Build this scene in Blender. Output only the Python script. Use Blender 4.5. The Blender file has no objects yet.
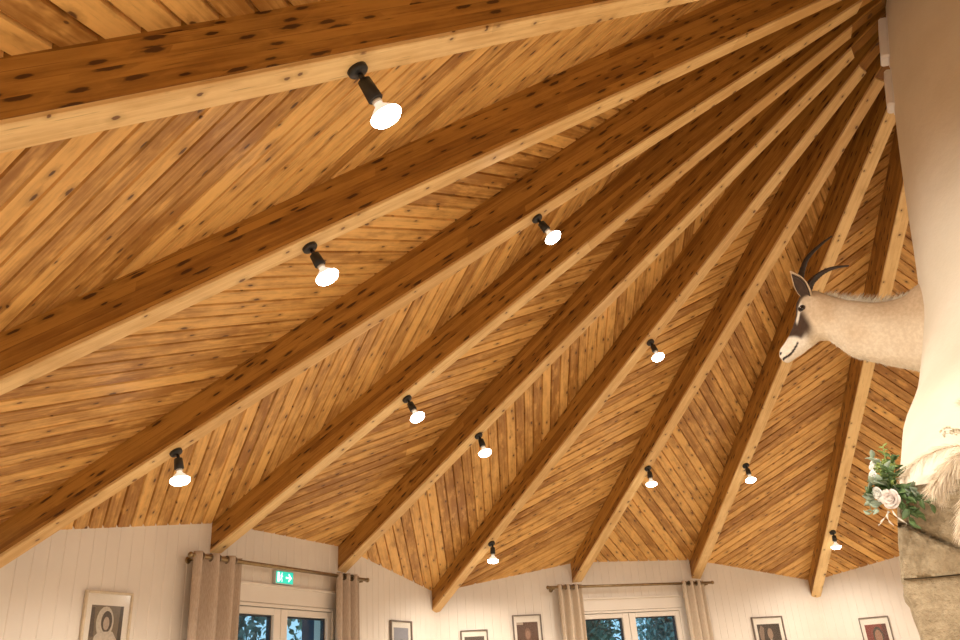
import bpy, math, random
from math import sin, cos, tan, pi, radians, sqrt, atan2, floor
from mathutils import Vector, Matrix
random.seed(7)
SC = bpy.context.scene
COL = SC.collection

# ------------------------------------------------------------------ constants of the place (metres)
A = 6.0                     # apothem of the octagonal hall
ZB = 6.202                  # beam underside at the hub
SB = 0.60646                # beam slope
ZT = 6.645                  # ceiling boards at the hub
STC = 0.6435                # ceiling slope along a beam
HB = 0.073                  # half beam width
STEP = radians(15)
def az(k): return (k - 7.5) * STEP
def dirv(a): return Vector((sin(a), cos(a), 0))
def tanv(a): return Vector((cos(a), -sin(a), 0))
def wall_r(k):
    return A / cos(((k - 6) % 3 - 1.5) * STEP)

# ------------------------------------------------------------------ mesh builder
class MB:
    def __init__(s): s.v = []; s.f = []; s.m = []; s.uv = []; s.sm = []; s.col = None
    def vert(s, p): s.v.append(tuple(p)); return len(s.v) - 1
    def face(s, idx, mi=0, uv=None, smooth=False):
        s.f.append(tuple(idx)); s.m.append(mi); s.uv.append(uv); s.sm.append(smooth)
    def poly(s, pts, mi=0, uv=None, smooth=False):
        s.face([s.vert(p) for p in pts], mi, uv, smooth)
    def box(s, c, d, mi=0, M=None, bev=0.0):
        x, y, z = d[0]/2, d[1]/2, d[2]/2
        if bev <= 0:
            P = [(i*x, j*y, k*z) for k in (-1, 1) for j in (-1, 1) for i in (-1, 1)]
            F = [(0,2,3,1), (4,5,7,6), (0,1,5,4), (2,6,7,3), (0,4,6,2), (1,3,7,5)]
        else:
            b = min(bev, x*.9, y*.9, z*.9)
            P = []
            ids = {}
            for i in (-1, 1):
                for j in (-1, 1):
                    for k in (-1, 1):
                        for ax in range(3):
                            q = [i*(x-b), j*(y-b), k*(z-b)]
                            q[ax] = (i*x, j*y, k*z)[ax]
                            ids[(i, j, k, ax)] = len(P); P.append(tuple(q))
            F = []
            for sg in (-1, 1):
                q = [ids[(sg, j, k, 0)] for j, k in ((-1,-1),(1,-1),(1,1),(-1,1))]; F.append(q if sg > 0 else q[::-1])
                q = [ids[(i, sg, k, 1)] for i, k in ((-1,-1),(-1,1),(1,1),(1,-1))]; F.append(q if sg > 0 else q[::-1])
                q = [ids[(i, j, sg, 2)] for i, j in ((-1,-1),(1,-1),(1,1),(-1,1))]; F.append(q if sg > 0 else q[::-1])
            for a0, a1, a2 in ((0,1,2), (1,2,0), (2,0,1)):
                for s1 in (-1, 1):
                    for s2 in (-1, 1):
                        def key(t, ax):
                            kk = [0,0,0]; kk[a0] = t; kk[a1] = s1; kk[a2] = s2
                            return ids[(kk[0], kk[1], kk[2], ax)]
                        q = [key(-1, a1), key(1, a1), key(1, a2), key(-1, a2)]
                        F.append(q if s1*s2 > 0 else q[::-1])
            for i in (-1, 1):
                for j in (-1, 1):
                    for k in (-1, 1):
                        q = [ids[(i,j,k,0)], ids[(i,j,k,1)], ids[(i,j,k,2)]]
                        F.append(q if i*j*k > 0 else q[::-1])
        base = len(s.v)
        C = Vector(c)
        for p in P:
            q = Vector(p)
            if M is not None: q = M @ q
            s.v.append(tuple(q + C))
        for f in F: s.face([base + i for i in f], mi)
    def rings(s, rr, mi=0, cap0=True, cap1=True, smooth=True, closed=True):
        n = len(rr[0]); base = len(s.v)
        for r in rr:
            for p in r: s.v.append(tuple(p))
        for i in range(len(rr)-1):
            for j in range(n if closed else n-1):
                a = base+i*n+j; b = base+i*n+(j+1) % n
                s.face((a, b, b+n, a+n), mi, None, smooth)
        if cap0: s.face([base+j for j in range(n)][::-1], mi)
        if cap1: s.face([base+(len(rr)-1)*n+j for j in range(n)], mi)
    def tube(s, pts, rad, n=10, mi=0, smooth=True):
        pts = [Vector(p) for p in pts]; rr = []
        up = None
        for i, p in enumerate(pts):
            t = (pts[min(i+1, len(pts)-1)] - pts[max(i-1, 0)]).normalized()
            if up is None:
                up = Vector((0,0,1)) if abs(t.z) < .9 else Vector((1,0,0))
            x = (up - t*up.dot(t)).normalized(); y = t.cross(x); up = x
            r = rad[i] if isinstance(rad, (list, tuple)) else rad
            rr.append([p + (x*cos(2*pi*j/n) + y*sin(2*pi*j/n))*r for j in range(n)])
        s.rings(rr, mi, smooth=smooth)
    def lathe(s, prof, o, axis, n=24, mi=0, cap0=True, cap1=True):
        t = Vector(axis).normalized()
        up = Vector((0,0,1)) if abs(t.z) < .9 else Vector((1,0,0))
        x = (up - t*up.dot(t)).normalized(); y = t.cross(x); o = Vector(o)
        s.rings([[o + t*h + (x*cos(2*pi*j/n) + y*sin(2*pi*j/n))*max(r, 1e-4) for j in range(n)] for h, r in prof], mi, cap0, cap1)
    def build(s, name, mats, parent=None, loc=None):
        me = bpy.data.meshes.new(name)
        me.from_pydata(s.v, [], s.f)
        if not isinstance(mats, (list, tuple)): mats = [mats]
        for m in mats: me.materials.append(m)
        me.polygons.foreach_set('material_index', s.m)
        me.polygons.foreach_set('use_smooth', s.sm)
        if any(u is not None for u in s.uv):
            l = me.uv_layers.new(name='UVMap')
            flat = []
            for f, u in zip(s.f, s.uv):
                u = u or [(0, 0)]*len(f)
                for q in u: flat += [q[0], q[1]]
            l.data.foreach_set('uv', flat)
        if s.col:
            ca = me.color_attributes.new('fur', 'FLOAT_COLOR', 'POINT')
            flat = []
            for c in s.col: flat += [c[0], c[1], c[2], 1]
            ca.data.foreach_set('color', flat)
        me.update()
        o = bpy.data.objects.new(name, me); COL.objects.link(o)
        if parent: o.parent = parent
        if loc is not None: shift(o, loc)
        return o

def shift(o, loc):
    "put the origin of an object built in world coordinates at loc"
    L = Vector(loc)
    for v in o.data.vertices: v.co -= L
    o.location = L
def tag(o, label=None, cat=None, group=None, kind=None):
    if label: o['label'] = label
    if cat: o['category'] = cat
    if group: o['group'] = group
    if kind: o['kind'] = kind
    return o
def empty(name, loc, label=None, cat=None, group=None, kind=None):
    o = bpy.data.objects.new(name, None); COL.objects.link(o); o.location = loc
    o.empty_display_size = .1
    return tag(o, label, cat, group, kind)
def part(mb, name, mats, parent, label=None):
    "mesh given in world coordinates, parented under parent without moving"
    o = mb.build(name, mats)
    w = Vector((0,0,0)); p = parent
    while p: w += p.location; p = p.parent
    for v in o.data.vertices: v.co -= w
    o.parent = parent
    if label: o['label'] = label
    return o

# ------------------------------------------------------------------ materials
class NT:
    def __init__(s, name):
        s.m = bpy.data.materials.new(name); s.m.use_nodes = True
        s.t = s.m.node_tree; s.t.nodes.clear()
        s.out = s.n('ShaderNodeOutputMaterial')
    def n(s, typ, **kw):
        x = s.t.nodes.new(typ)
        for k, v in kw.items(): setattr(x, k, v)
        return x
    def l(s, a, b): s.t.links.new(a, b)
    def val(s, x, sock):
        if isinstance(x, (int, float)): sock.default_value = x
        elif isinstance(x, tuple): sock.default_value = x
        else: s.l(x, sock)
    def math(s, op, a, b=0.0, c=None, clamp=False):
        x = s.n('ShaderNodeMath', operation=op); x.use_clamp = clamp
        s.val(a, x.inputs[0]); s.val(b, x.inputs[1])
        if c is not None: s.val(c, x.inputs[2])
        return x.outputs[0]
    def mix(s, f, a, b, mode='MIX'):
        x = s.n('ShaderNodeMix', data_type='RGBA', blend_type=mode)
        s.val(f, x.inputs[0])
        for q, i in ((a, 6), (b, 7)):
            if isinstance(q, tuple): x.inputs[i].default_value = (q[0], q[1], q[2], 1)
            else: s.l(q, x.inputs[i])
        return x.outputs[2]
    def xyz(s, x, y, z=0.0):
        c = s.n('ShaderNodeCombineXYZ')
        s.val(x, c.inputs[0]); s.val(y, c.inputs[1]); s.val(z, c.inputs[2])
        return c.outputs[0]
    def noise(s, vec, scale=1.0, detail=3.0, rough=.55):
        x = s.n('ShaderNodeTexNoise'); s.l(vec, x.inputs['Vector'])
        x.inputs['Scale'].default_value = scale; x.inputs['Detail'].default_value = detail; x.inputs['Roughness'].default_value = rough
        return x.outputs['Fac']
    def ramp(s, f, lo, hi):
        x = s.n('ShaderNodeMapRange'); x.interpolation_type = 'SMOOTHSTEP'
        s.val(f, x.inputs[0]); x.inputs[1].default_value = lo; x.inputs[2].default_value = hi
        return x.outputs[0]
    def bsdf(s, col, rough=.5, bump=None, bstr=.2, bdist=.01, spec=.5, **kw):
        p = s.n('ShaderNodeBsdfPrincipled')
        if isinstance(col, tuple): p.inputs['Base Color'].default_value = (col[0], col[1], col[2], 1)
        else: s.l(col, p.inputs['Base Color'])
        s.val(rough, p.inputs['Roughness'])
        p.inputs['Specular IOR Level'].default_value = spec
        for k, v in kw.items(): p.inputs[k].default_value = v
        if bump is not None:
            b = s.n('ShaderNodeBump'); b.inputs['Strength'].default_value = bstr; b.inputs['Distance'].default_value = bdist
            s.l(bump, b.inputs['Height']); s.l(b.outputs[0], p.inputs['Normal'])
        s.l(p.outputs[0], s.out.inputs[0])
        return p

def plain(name, col, rough=.6, var=.08, scale=6.0, bump=.1, metal=0.0, spec=.5, detail=4.0, bdist=.004):
    t = NT(name)
    c = t.n('ShaderNodeTexCoord').outputs['Object']
    n = t.noise(c, scale, detail)
    lo = tuple(max(0, x*(1-var)) for x in col); hi = tuple(min(1, x*(1+var)) for x in col)
    t.bsdf(t.mix(t.ramp(n, .3, .7), lo, hi), rough, n, bump, bdist, spec, Metallic=metal)
    return t.m
def emit(name, col, st, base=(.8,.8,.8)):
    t = NT(name)
    p = t.bsdf(base, .4)
    p.inputs['Emission Color'].default_value = (*col, 1); p.inputs['Emission Strength'].default_value = st
    return t.m

def wood(name, light, dark, pitch, knots=.5, kx=4.0, kr=.11, knotcol=(.085, .028, .007), rough=.42, lam=0.0, vary=.5, seglen=2.6, grain=1.0, patch=0.0, fleck=0.0):
    t = NT(name)
    uvn = t.n('ShaderNodeUVMap'); sp = t.n('ShaderNodeSeparateXYZ'); t.l(uvn.outputs[0], sp.inputs[0])
    u, v = sp.outputs[0], sp.outputs[1]
    oi = t.n('ShaderNodeObjectInfo').outputs['Random']
    u = t.math('ADD', u, t.math('MULTIPLY', oi, 37.0))
    bid = t.math('FLOOR', t.math('DIVIDE', v, pitch))
    wn = t.n('ShaderNodeTexWhiteNoise', noise_dimensions='2D')
    t.l(t.xyz(bid, t.math('MULTIPLY', oi, 91.0)), wn.inputs[0])
    rnd = wn.outputs[0]
    # finger joints: another random tone for each length of timber
    off = t.math('MULTIPLY', rnd, 5.0)
    seg = t.math('FLOOR', t.math('DIVIDE', t.math('ADD', u, off), seglen))
    wn2 = t.n('ShaderNodeTexWhiteNoise', noise_dimensions='2D'); t.l(t.xyz(bid, seg), wn2.inputs[0])
    tone = wn2.outputs[0]
    uu = t.math('ADD', u, t.math('MULTIPLY', rnd, 61.0))
    g1 = t.noise(t.xyz(t.math('MULTIPLY', uu, 1.3), t.math('MULTIPLY', v, 75.0*grain), rnd), 1.0, 3.0, .6)
    g2 = t.noise(t.xyz(t.math('MULTIPLY', uu, 2.0), t.math('MULTIPLY', v, 14.0*grain), bid), 1.0, 3.0, .6)
    g3 = t.noise(t.xyz(t.math('MULTIPLY', uu, 4.0), t.math('MULTIPLY', v, 9.0), bid), 1.0, 4.0, .65)
    f = t.math('ADD', t.math('MULTIPLY', g1, .45), t.math('MULTIPLY', g2, .55))
    f = t.math('ADD', f, t.math('MULTIPLY', t.math('SUBTRACT', g3, .45), .55))
    f = t.math('ADD', f, t.math('MULTIPLY', t.math('SUBTRACT', tone, .5), vary))
    col = t.mix(t.ramp(f, .30, .78), light, dark)
    if patch:
        g4 = t.noise(t.xyz(t.math('MULTIPLY', uu, 5.0), t.math('MULTIPLY', v, 16.0), rnd), 1.0, 3.0, .6)
        col = t.mix(t.math('MULTIPLY', t.ramp(g4, .50, .72), patch), col, tuple(min(.95, x*1.18) for x in light))
        col = t.mix(t.math('MULTIPLY', t.ramp(g4, .46, .28), patch), col, dark)
    if fleck:
        g5 = t.noise(t.xyz(t.math('MULTIPLY', uu, 7.0), t.math('MULTIPLY', v, 110.0)), 1.0, 3.0, .6)
        col = t.mix(t.math('MULTIPLY', t.ramp(g5, .60, .72), fleck), col, tuple(x*.55 for x in dark))
    # knots
    vo = t.n('ShaderNodeTexVoronoi', voronoi_dimensions='2D', feature='F1'); vo.inputs['Scale'].default_value = 1.0
    t.l(t.xyz(t.math('MULTIPLY', uu, kx), t.math('DIVIDE', v, pitch)), vo.inputs['Vector'])
    sc = t.n('ShaderNodeSeparateColor'); t.l(vo.outputs['Color'], sc.inputs[0])
    ex = t.math('LESS_THAN', sc.outputs[0], knots)
    size = t.math('MULTIPLY', t.math('ADD', t.math('MULTIPLY', sc.outputs[1], 1.0), .45), kr)
    kn = t.noise(t.xyz(t.math('MULTIPLY', uu, 40.0), t.math('MULTIPLY', v, 90.0)), 1.0, 2.0)
    d = t.math('DIVIDE', vo.outputs['Distance'], t.math('MULTIPLY', size, t.math('ADD', .45, t.math('MULTIPLY', kn, 1.15))))
    core = t.math('MULTIPLY', t.math('SUBTRACT', 1.0, t.ramp(d, .6, 1.1)), ex)
    halo = t.math('MULTIPLY', t.math('SUBTRACT', 1.0, t.ramp(d, .8, 3.2)), ex)
    col = t.mix(t.math('MULTIPLY', halo, .45), col, tuple(x*.75 for x in dark))
    col = t.mix(t.math('MULTIPLY', core, .9), col, knotcol)
    if lam > 0:
        fr = t.math('FRACT', t.math('DIVIDE', v, pitch))
        e = t.math('MULTIPLY', t.math('LESS_THAN', fr, .045), lam)
        br = t.noise(t.xyz(t.math('MULTIPLY', uu, 1.1), bid), 1.0, 2.0)
        e = t.math('MULTIPLY', e, t.ramp(br, .45, .6))
        col = t.mix(e, col, knotcol)
    t.bsdf(col, rough, g1, .12, .003, .4)
    return t.m

M = {}
M['ceil'] = wood('varnished_pine_boards', (.79, .47, .155), (.34, .150, .030), .095, knots=.62, kx=4.5, kr=.08, vary=.36, seglen=40.0, patch=.5, fleck=.30)
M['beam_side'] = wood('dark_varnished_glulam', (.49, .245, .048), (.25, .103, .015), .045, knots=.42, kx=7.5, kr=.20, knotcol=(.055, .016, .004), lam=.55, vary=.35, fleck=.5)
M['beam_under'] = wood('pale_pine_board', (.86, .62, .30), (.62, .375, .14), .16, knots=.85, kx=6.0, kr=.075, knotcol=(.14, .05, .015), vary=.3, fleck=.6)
M['wallw'] = plain('white_painted_boards', (.75, .695, .63), .55, .03, 3.0, .05)
M['joinery'] = plain('white_joinery', (.77, .715, .65), .4, .03, 2.0, .03)
M['plaster'] = None
M['black'] = plain('black_metal', (.018, .017, .016), .45, .2, 30, .05)
M['ring'] = plain('white_ceramic', (.75, .74, .72), .3, .03, 30, .02)
M['bulb'] = emit('lit_bulb', (1.0, .93, .80), 24.0)
M['bulb_neck'] = emit('frosted_bulb_glass', (1.0, .88, .70), .7)
M['brass'] = plain('antique_brass', (.30, .22, .12), .35, .15, 20, .05, metal=.9)
M['steel'] = plain('dull_grommet', (.22, .17, .12), .4, .15, 20, .05, metal=.8)

def floor_mat():
    t = NT('pale_floor_tiles')
    c = t.n('ShaderNodeTexCoord').outputs['Object']
    b = t.n('ShaderNodeTexBrick'); t.l(c, b.inputs['Vector'])
    b.offset = 0.0
    b.inputs['Color1'].default_value = (.58, .50, .40, 1); b.inputs['Color2'].default_value = (.53, .455, .36, 1); b.inputs['Mortar'].default_value = (.25, .21, .17, 1)
    b.inputs['Scale'].default_value = 1.0; b.inputs['Brick Width'].default_value = .4; b.inputs['Row Height'].default_value = .4; b.inputs['Mortar Size'].default_value = .006
    t.bsdf(b.outputs[0], .35)
    return t.m
M['floor'] = floor_mat()

def plaster_mat():
    t = NT('cream_plaster')
    c = t.n('ShaderNodeTexCoord').outputs['Object']
    n1 = t.noise(c, 2.2, 4); n2 = t.noise(c, 60, 3); n3 = t.noise(c, 9, 5, .6)
    h = t.math('ADD', t.math('MULTIPLY', n3, .8), t.math('MULTIPLY', n2, .25))
    col = t.mix(t.ramp(n1, .3, .7), (.73, .67, .555), (.79, .735, .63))
    t.bsdf(col, .8, h, .35, .012, .25)
    return t.m
M['plaster'] = plaster_mat()
def stone_mat():
    t = NT('rough_sandstone')
    c = t.n('ShaderNodeTexCoord').outputs['Object']
    n1 = t.noise(c, 3.0, 5, .6); n2 = t.noise(c, 38, 4, .65); n3 = t.noise(c, 11, 4, .6)
    f = t.math('ADD', t.math('MULTIPLY', n1, .55), t.math('MULTIPLY', n2, .45))
    col = t.mix(t.ramp(f, .32, .68), (.25, .198, .125), (.47, .385, .262))
    col = t.mix(t.math('MULTIPLY', t.ramp(n3, .58, .75), .4), col, (.18, .135, .08))
    t.bsdf(col, .9, t.math('ADD', n2, t.math('MULTIPLY', n3, .8)), .9, .02, .2)
    return t.m
M['stone'] = stone_mat()
def cloth_mat(name, c0, c1):
    t = NT(name)
    c = t.n('ShaderNodeTexCoord').outputs['Object']
    sp = t.n('ShaderNodeSeparateXYZ'); t.l(c, sp.inputs[0])
    w = t.noise(t.xyz(t.math('MULTIPLY', sp.outputs[0], 300.), t.math('MULTIPLY', sp.outputs[1], 300.), t.math('MULTIPLY', sp.outputs[2], 30.)), 1.0, 2)
    t.bsdf(t.mix(t.ramp(w, .3, .7), c0, c1), .9, w, .15, .002, .1)
    return t.m
M['curtain'] = cloth_mat('linen_shaded', (.43, .335, .26), (.53, .43, .345))  # same fabric at both doors; weaker light is put into this darker colour
M['curtain_lit'] = cloth_mat('linen_lit', (.55, .455, .35), (.66, .56, .45))  # same fabric, with the stronger light at the far door put into the colour
def glass_mat(name='window_glass', tint=(.86, .93, .95, 1)):
    t = NT(name)
    tr = t.n('ShaderNodeBsdfTransparent'); tr.inputs[0].default_value = tint
    gl = t.n('ShaderNodeBsdfGlossy'); gl.inputs['Roughness'].default_value = .12
    lw = t.n('ShaderNodeLayerWeight'); lw.inputs[0].default_value = .5
    fr = t.math('ADD', t.math('MULTIPLY', t.math('POWER', lw.outputs['Facing'], 4.0), .5), .03)
    mx = t.n('ShaderNodeMixShader'); t.l(fr, mx.inputs[0]); t.l(tr.outputs[0], mx.inputs[1]); t.l(gl.outputs[0], mx.inputs[2])
    t.l(mx.outputs[0], t.out.inputs[0])
    return t.m
M['glass'] = glass_mat(); M['pglass'] = glass_mat('picture_glass', (.99, .99, .98, 1))

# ------------------------------------------------------------------ floor
mb = MB()
R8 = A / cos(radians(22.5)) + .2
pts = [dirv(radians(22.5 + 45*i))*R8 for i in range(8)]
mb.poly([(p.x, p.y, 0) for p in pts][::-1])
mb.poly([(p.x, p.y, -.12) for p in pts])
for i in range(8):
    p, q = pts[i], pts[(i+1) % 8]
    mb.poly([(p.x, p.y, 0), (q.x, q.y, 0), (q.x, q.y, -.12), (p.x, p.y, -.12)])
tag(mb.build('floor', M['floor']), kind='structure')

# ------------------------------------------------------------------ ceiling: 24 facets of tongue and groove boards laid as chevrons
PITCH = .095
def clip(poly, nx, ny, d):     # keep nx*x+ny*y >= d
    out = []
    for i in range(len(poly)):
        p, q = poly[i], poly[(i+1) % len(poly)]
        a = nx*p[0]+ny*p[1]-d; b = nx*q[0]+ny*q[1]-d
        if a >= 0: out.append(p)
        if (a > 0) != (b > 0) and abs(a-b) > 1e-12:
            s_ = a/(a-b); out.append((p[0]+(q[0]-p[0])*s_, p[1]+(q[1]-p[1])*s_))
    return out
PROF = [(0, .018), (.0022, .018), (.0085, 0.0), (PITCH-.0075, 0.0), (PITCH-.0014, .018)]
mb = MB()
ss = STC / cos(STEP/2)
for k in range(24):
    am = az(k+.5); dr = dirv(am); tg = tanv(am); sg = 1 if k % 2 else -1
    e1 = Vector((dr.x, dr.y, -ss)); L = e1.length; e1.normalize()
    nrm = e1.cross(tg)
    if nrm.z < 0: nrm = -nrm
    def corner(kk):
        r = wall_r(kk % 24 if (kk % 3) else kk % 24) + .12
        return r
    ra, rb = corner(k), corner(k+1)
    tri = [(0.0, 0.15)] + [(-ra*sin(STEP/2), ra*cos(STEP/2)*L), (rb*sin(STEP/2), rb*cos(STEP/2)*L)]
    vs = [(x - sg*y)/sqrt(2) for x, y in tri]
    i0, i1 = floor(min(vs)/PITCH)-1, floor(max(vs)/PITCH)+1
    H = Vector((0, 0, ZT))
    for i in range(i0, i1+1):
        for j in range(len(PROF)):
            v0, h0 = PROF[j]; v1, h1 = PROF[j+1] if j+1 < len(PROF) else (PITCH, .018)
            v0 += i*PITCH; v1 += i*PITCH
            p = clip(tri, 1/sqrt(2), -sg/sqrt(2), v0)
            if len(p) >= 3: p = clip(p, -1/sqrt(2), sg/sqrt(2), -v1)
            if len(p) < 3: continue
            P3 = []; UV = []
            for x, y in p:
                v = (x - sg*y)/sqrt(2); u = (y + sg*x)/sqrt(2)
                h = h0 + (h1-h0)*((v-v0)/(v1-v0) if v1 > v0 else 0)
                P3.append(H + e1*y + tg*x + nrm*h); UV.append((u + k*11.3, (v + 0.0003) + (k+1)*40*PITCH*5))
            n = (P3[1]-P3[0]).cross(P3[2]-P3[0])
            if n.z > 0: P3 = P3[::-1]; UV = UV[::-1]
            mb.poly(P3, 0, UV)
    T3 = [H + e1*y + tg*x + nrm*.06 for x, y in tri]
    if (T3[1]-T3[0]).cross(T3[2]-T3[0]).z < 0: T3 = T3[::-1]
    mb.poly(T3, 0, [(0, 0)]*3)
tag(mb.build('ceiling', M['ceil']), 'varnished pine board ceiling laid in chevrons between the beams', kind='structure')

# ------------------------------------------------------------------ walls
WN = {-135: 'wall_front_left', -90: 'wall_left', -45: 'wall_back_left', 0: 'wall_back', 45: 'wall_back_right', 90: 'wall_right', 135: 'wall_front_right', 180: 'wall_front'}
def ceil_at(u):
    return ZT - STC*A/cos(STEP/2) * (1.0 if abs(u) < .7899 else (cos(atan2(abs(u), A)-STEP)/cos(atan2(abs(u), A))))
HALF = A*tan(radians(22.5))
OPEN = {-45: (-.04-.72, -.04+.72), 0: (-.20-.72, -.20+.72)}
ZO = 2.34
def wpt(a, u, z, off=0.0):     # off > 0 into the room
    w = radians(a); P = dirv(w)*(A-off) + tanv(w)*u
    return Vector((P.x, P.y, z))
WP = .098
for a, nm in WN.items():
    mb = MB()
    edges = set([-HALF, HALF, -.7899, .7899])
    op = OPEN.get(a)
    if op: edges |= set(op)
    prof = {}
    nb = int(HALF/WP)+2
    def gz(u):
        f_ = (u/WP) % 1.0; d = min(f_, 1-f_)*WP
        return 0.0 if d > .0065 else (.0065-d)*.6
    for i in range(-nb, nb+1):
        for d in (-.0065, 0, .0065):
            x = i*WP+d
            if -HALF < x < HALF: edges.add(x)
    E_ = sorted(edges)
    for u0, u1 in zip(E_, E_[1:]):
        if u1-u0 < 1e-6: continue
        um = (u0+u1)/2
        zb = ZO if op and op[0] < um < op[1] else 0.0
        g0, g1 = -gz(u0), -gz(u1)
        mb.poly([wpt(a, u0, zb, g0), wpt(a, u0, ceil_at(u0)+.05, g0), wpt(a, u1, ceil_at(u1)+.05, g1), wpt(a, u1, zb, g1)])
    T = .22
    def rect(u0, u1, z0, z1, off):
        mb.poly([wpt(a, u0, z0, off), wpt(a, u1, z0, off), wpt(a, u1, z1, off), wpt(a, u0, z1, off)])
    ho = HALF + T*tan(radians(22.5))
    if op:
        rect(-ho, op[0], 0, 2.9, -T); rect(op[1], ho, 0, 2.9, -T); rect(op[0], op[1], ZO, 2.9, -T)
        mb.poly([wpt(a, op[0], ZO, 0), wpt(a, op[1], ZO, 0), wpt(a, op[1], ZO, -T), wpt(a, op[0], ZO, -T)])
        for uu in op:
            mb.poly([wpt(a, uu, 0, 0), wpt(a, uu, ZO, 0), wpt(a, uu, ZO, -T), wpt(a, uu, 0, -T)])
    else:
        rect(-ho, ho, 0, 2.9, -T)
    rect_top = [wpt(a, -ho, 2.9, -T), wpt(a, ho, 2.9, -T), wpt(a, HALF, 2.9, 0), wpt(a, -HALF, 2.9, 0)]
    tag(mb.build(nm, M['wallw']), kind='structure')

def wbox(mb, a, u0, u1, z0, z1, o0, o1, mi=0, bev=0.0):
    w = radians(a)
    Mx = Matrix((tanv(w), -dirv(w), Vector((0,0,1)))).transposed()
    c = wpt(a, (u0+u1)/2, (z0+z1)/2, (o0+o1)/2)
    mb.box(c, (abs(u1-u0), abs(o1-o0), abs(z1-z0)), mi, Mx, bev)

# baseboards round the hall
for a, nm in WN.items():
    mb = MB(); op = OPEN.get(a)
    for u0, u1 in ([(-HALF, op[0]), (op[1], HALF)] if op else [(-HALF, HALF)]):
        wbox(mb, a, u0, u1, 0, .09, 0, .015, 0, .003)
    tag(mb.build('baseboard_' + nm[5:], M['joinery']), kind='structure')

# ------------------------------------------------------------------ glazed double doors
M['gasket'] = plain('dark_gasket', (.03, .035, .05), .6, .1, 20, .02)
def door(idx, a):
    o0, o1 = OPEN[a]; uc = (o0+o1)/2
    root = empty('door_%d' % idx, wpt(a, uc, 0), kind='structure')
    mb = MB()
    wbox(mb, a, o0, o0+.05, 0, 2.21, -.10, .012, 0, .004); wbox(mb, a, o1-.05, o1, 0, 2.21, -.10, .012, 0, .004)
    wbox(mb, a, o0+.05, o1-.05, 2.185, 2.21, -.10, .012, 0, .003)
    part(mb, 'door_frame', M['joinery'], root)
    mb = MB(); wbox(mb, a, o0, o1, 2.213, ZO, -.10, .006, 0, .003)
    part(mb, 'head_panel', M['joinery'], root)
    mb = MB(); wbox(mb, a, o0-.06, o1+.06, ZO-.004, ZO+.014, .0, .03, 0, .003)
    part(mb, 'head_ledge', M['joinery'], root)
    for sgn in (-1, 1):
        i0, i1 = (o0+.053, uc-.003) if sgn < 0 else (uc+.003, o1-.053)
        g0, g1 = (i0+.055, i1-.08) if sgn < 0 else (i0+.08, i1-.055)
        mb = MB()
        wbox(mb, a, i0, g0, .02, 2.18, -.075, 0, 0, .004); wbox(mb, a, g1, i1, .02, 2.18, -.075, 0, 0, .004)
        wbox(mb, a, g0, g1, 2.13, 2.18, -.075, 0, 0, .004); wbox(mb, a, g0, g1, .02, .22, -.075, 0, 0, .004)
        leaf = part(mb, 'door_leaf', M['joinery'], root)
        mb = MB(); wbox(mb, a, g0, g1, .22, 2.13, -.042, -.034)
        pn = part(mb, 'pane', M['glass'], leaf)
        mb = MB()
        wbox(mb, a, g1-.018, g1, .22, 2.13, -.06, -.028); wbox(mb, a, g0, g1-.018, 2.119, 2.13, -.06, -.028)
        part(mb, 'gasket', M['gasket'], leaf, 'dark rubber seal along the glass')
        if sgn > 0:
            mb = MB(); uh = i0+.04
            wbox(mb, a, uh-.02, uh+.02, .95, 1.15, .0, .008, 0, .003)
            mb.tube([wpt(a, uh, 1.08, .008), wpt(a, uh, 1.08, .05), wpt(a, uh+.02, 1.08, .055), wpt(a, uh+.12, 1.08, .055)], .009, 8)
            part(mb, 'handle', M['ring'], leaf)
    if a == -45:
        pass
    return root
door(1, -45); door(2, 0)

# exterior post seen through the right pane of the sign door
M['darkpost'] = plain('dark_blue_grey_paint', (.02, .03, .06), .6, .1, 8, .05)
mb = MB(); wbox(mb, -45, .99, 1.17, 0, 2.6, -.42, -.60, 0, .01)
tag(shift_o := mb.build('shutter', M['darkpost'], None, wpt(-45, 1.08, 0, -.5)), 'dark folded shutter panel outside right pane of the exit sign door', 'shutter')

# ------------------------------------------------------------------ exit sign
M['green'] = emit('green_lit_panel', (.02, .62, .45), .95, (.02, .35, .26))
M['signwhite'] = emit('white_pictogram', (.75, 1.0, .92), 1.1, (.8, .9, .85))
M['signbody'] = plain('sign_housing', (.55, .6, .58), .4, .03, 20, .02)
root = empty('exit_sign', wpt(-45, -.03, 2.375, .02), 'small green lit emergency exit sign above the left door', 'exit sign')
u0, u1, z0, z1 = -.165, .055, 2.362, 2.465
mb = MB(); wbox(mb, -45, u0, u1, z0, z1, .0, .035, 0, .006); part(mb, 'housing', M['signbody'], root)
mb = MB(); wbox(mb, -45, u0+.006, u1-.006, z0+.006, z1-.006, .034, .037); part(mb, 'panel', M['green'], root)
mb = MB()
def sp(pts, o=.0385):
    mb.poly([wpt(-45, u0+.22*x, z0+.103*y, o) for x, y in pts])
def sbar(x0, y0, x1, y1, w):
    asp = .23/.106
    dx, dy = (x1-x0)*asp, y1-y0; l_ = sqrt(dx*dx+dy*dy); nx, ny = -dy/l_*w/2/asp, dx/l_*w/2
    sp([(x0+nx, y0+ny), (x1+nx, y1+ny), (x1-nx, y1-ny), (x0-nx, y0-ny)])
sp([(.08, .14), (.20, .14), (.20, .86), (.08, .86)])
part(mb, 'doorway_symbol', M['signwhite'], root, 'white doorway symbol'); mb = MB()
sp([(.335+.026*cos(t*pi/5), .80+.056*sin(t*pi/5)) for t in range(10)])     # head of the running figure
sbar(.32, .72, .29, .45, .13); sbar(.29, .47, .35, .30, .08); sbar(.35, .30, .33, .14, .07)
sbar(.29, .47, .25, .30, .08); sbar(.25, .30, .20, .26, .06); sbar(.32, .68, .38, .52, .06); sbar(.31, .70, .25, .58, .06)
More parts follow.
